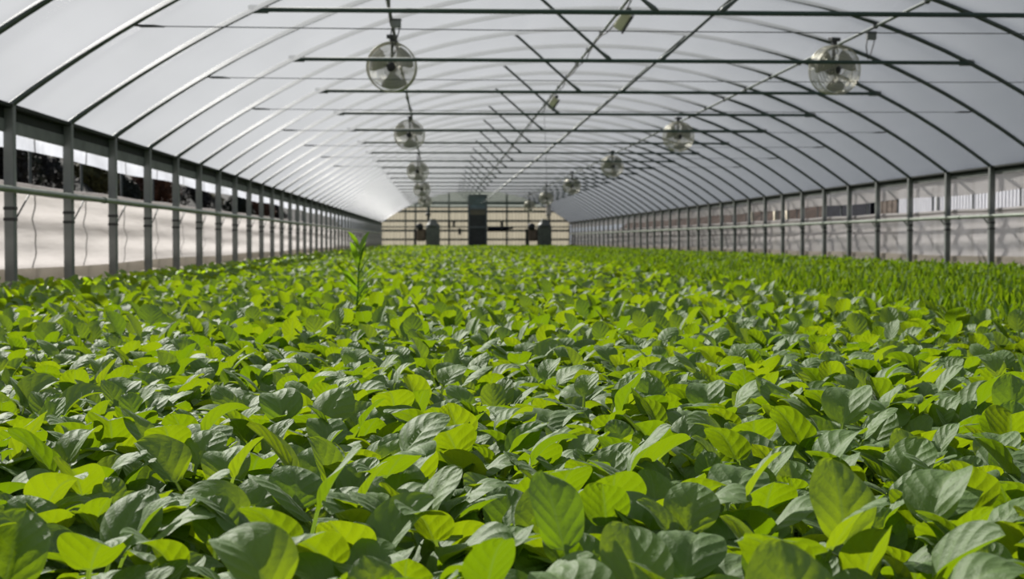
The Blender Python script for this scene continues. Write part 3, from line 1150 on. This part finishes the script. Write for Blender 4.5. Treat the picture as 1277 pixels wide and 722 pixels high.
parts = scatter('z', cells(3.0, XR - 0.12, 5.5, 14.0, 0.080), 6, variants(30, 1, 5, 2, 0.72, 1.06, False), M['young'])
parts += scatter('z', cells(3.0, XR - 0.12, 5.5, 14.0, 0.085), 4, yv, M['young'])
parts += scatter('z', cells(3.0, XR - 0.12, 14.0, 34.0, 0.10), 7, variants(30, 1, 3, 2, 0.85, 1.04, False) + yv2, M['young'])
parts += scatter('z', cells(3.0, XR - 0.12, 34.0, Y_END - 1.2, 0.14), 6, variants(30, 1, 3, 2, 1.1, 0.98, False) + yv2, M['young'])
V, F, U, T = join(parts)
o = link_mesh('young_crop', mesh_np('young_crop', V, F, U, T, M['young']))
tag(o, 'bed of younger bright green crop along the posts on the white building side', 'crop', kind='stuff')

# tall weed standing out of the crop
wd = empty('tall_weed', (-0.335, 6.1, 0))
tag(wd, 'tall narrow-leaved weed sticking up out of the leafy crop', 'weed')
MB().tube([(0, 0, 0), (0.004, 0, 0.15), (0.012, 0, 0.30), (0.016, 0, 0.40), (0.018, 0, 0.44)], [0.006, 0.005, 0.004, 0.003, 0.002], 8).build('stem', M['weed'], wd, True)
wr = random.Random(9)
for k in range(17):
    z = 0.20 + 0.0148 * k
    prm = dict(Lp=0.005, Lb=wr.uniform(0.10, 0.14) * (1 - 0.012 * k), W=0.022, th0=radians(wr.uniform(26, 52) - 0.5 * k), bp_=0, bb=radians(wr.uniform(0, 22)),
               cup=0.3, wave=0.02, ph=0, roll=0.5)
    V, F, UV = leaf_geom(nP=1, nL=8, nW=4, **prm)
    link_mesh('leaf', mesh_np('leaf', V, F, UV, np.full(len(V), wr.random()), M['weed']), wd, (0.004 + 0.014 * (z / 0.46), 0, z), (0, 0, (0 if k % 2 else pi) + wr.choice((-1, 1)) * wr.uniform(0.45, 1.1)))

# ------------------------------------------------------------------ light
w = bpy.data.worlds.new('World')
SC.world = w
w.use_nodes = True
nt = w.node_tree
nt.nodes.clear()
out = nt.nodes.new('ShaderNodeOutputWorld')
bg = nt.nodes.new('ShaderNodeBackground')
tc = nt.nodes.new('ShaderNodeTexCoord')
sp = nt.nodes.new('ShaderNodeSeparateXYZ')
rp = nt.nodes.new('ShaderNodeValToRGB')
nt.links.new(tc.outputs['Generated'], sp.inputs[0])
nt.links.new(sp.outputs['Z'], rp.inputs['Fac'])
rp.color_ramp.elements[0].position = 0.0
rp.color_ramp.elements[0].color = (0.78, 0.85, 0.95, 1)
rp.color_ramp.elements[1].position = 0.8
rp.color_ramp.elements[1].color = (0.27, 0.42, 0.70, 1)
dt = nt.nodes.new('ShaderNodeVectorMath')
dt.operation = 'DOT_PRODUCT'
dt.inputs[1].default_value = Vector((-0.46, 0.70, 0.55)).normalized()
nt.links.new(tc.outputs['Generated'], dt.inputs[0])
cl = nt.nodes.new('ShaderNodeMath')
cl.operation = 'MAXIMUM'
cl.inputs[1].default_value = 0.0
nt.links.new(dt.outputs['Value'], cl.inputs[0])
pw = nt.nodes.new('ShaderNodeMath')
pw.operation = 'POWER'
pw.inputs[1].default_value = 5.0
nt.links.new(cl.outputs[0], pw.inputs[0])
ad = nt.nodes.new('ShaderNodeMix')
ad.data_type = 'RGBA'
ad.blend_type = 'ADD'
ad.inputs[7].default_value = (2.6, 2.5, 2.4, 1)
nt.links.new(pw.outputs[0], ad.inputs[0])
nt.links.new(rp.outputs[0], ad.inputs[6])
nt.links.new(ad.outputs[2], bg.inputs['Color'])
bg.inputs['Strength'].default_value = 0.30
nt.links.new(bg.outputs[0], out.inputs['Surface'])

sd = bpy.data.lights.new('sun', 'SUN')
sd.energy = 13
sd.angle = radians(0.6)
sd.color = (1.0, 0.96, 0.90)
so = bpy.data.objects.new('sun', sd)
COL.objects.link(so)
so.location = (-20, 20, 30)
so.rotation_euler = Vector((0.46, -0.70, -0.55)).to_track_quat('-Z', 'Y').to_euler()

# ------------------------------------------------------------------ camera
cd = bpy.data.cameras.new('camera')
cd.sensor_width = 36
cd.lens = 1850 * 36 / 1277
cd.clip_start = 0.05
cd.clip_end = 400
cd.dof.use_dof = True
cd.dof.focus_distance = 2.3
cd.dof.aperture_fstop = 11.5
co = bpy.data.objects.new('camera', cd)
COL.objects.link(co)
co.location = (0, 0, CAM_Z)
co.rotation_euler = (radians(90) - math.atan(62 / 1850), 0, -math.atan(93.5 / 1850))
SC.camera = co

SC.view_settings.view_transform = 'Standard'
SC.view_settings.look = 'None'
SC.view_settings.gamma = 1
SC.view_settings.use_curve_mapping = False
SC.view_settings.exposure = 0.0
SC.cycles.use_denoising = True
SC.cycles.max_bounces = 10
SC.cycles.transparent_max_bounces = 12
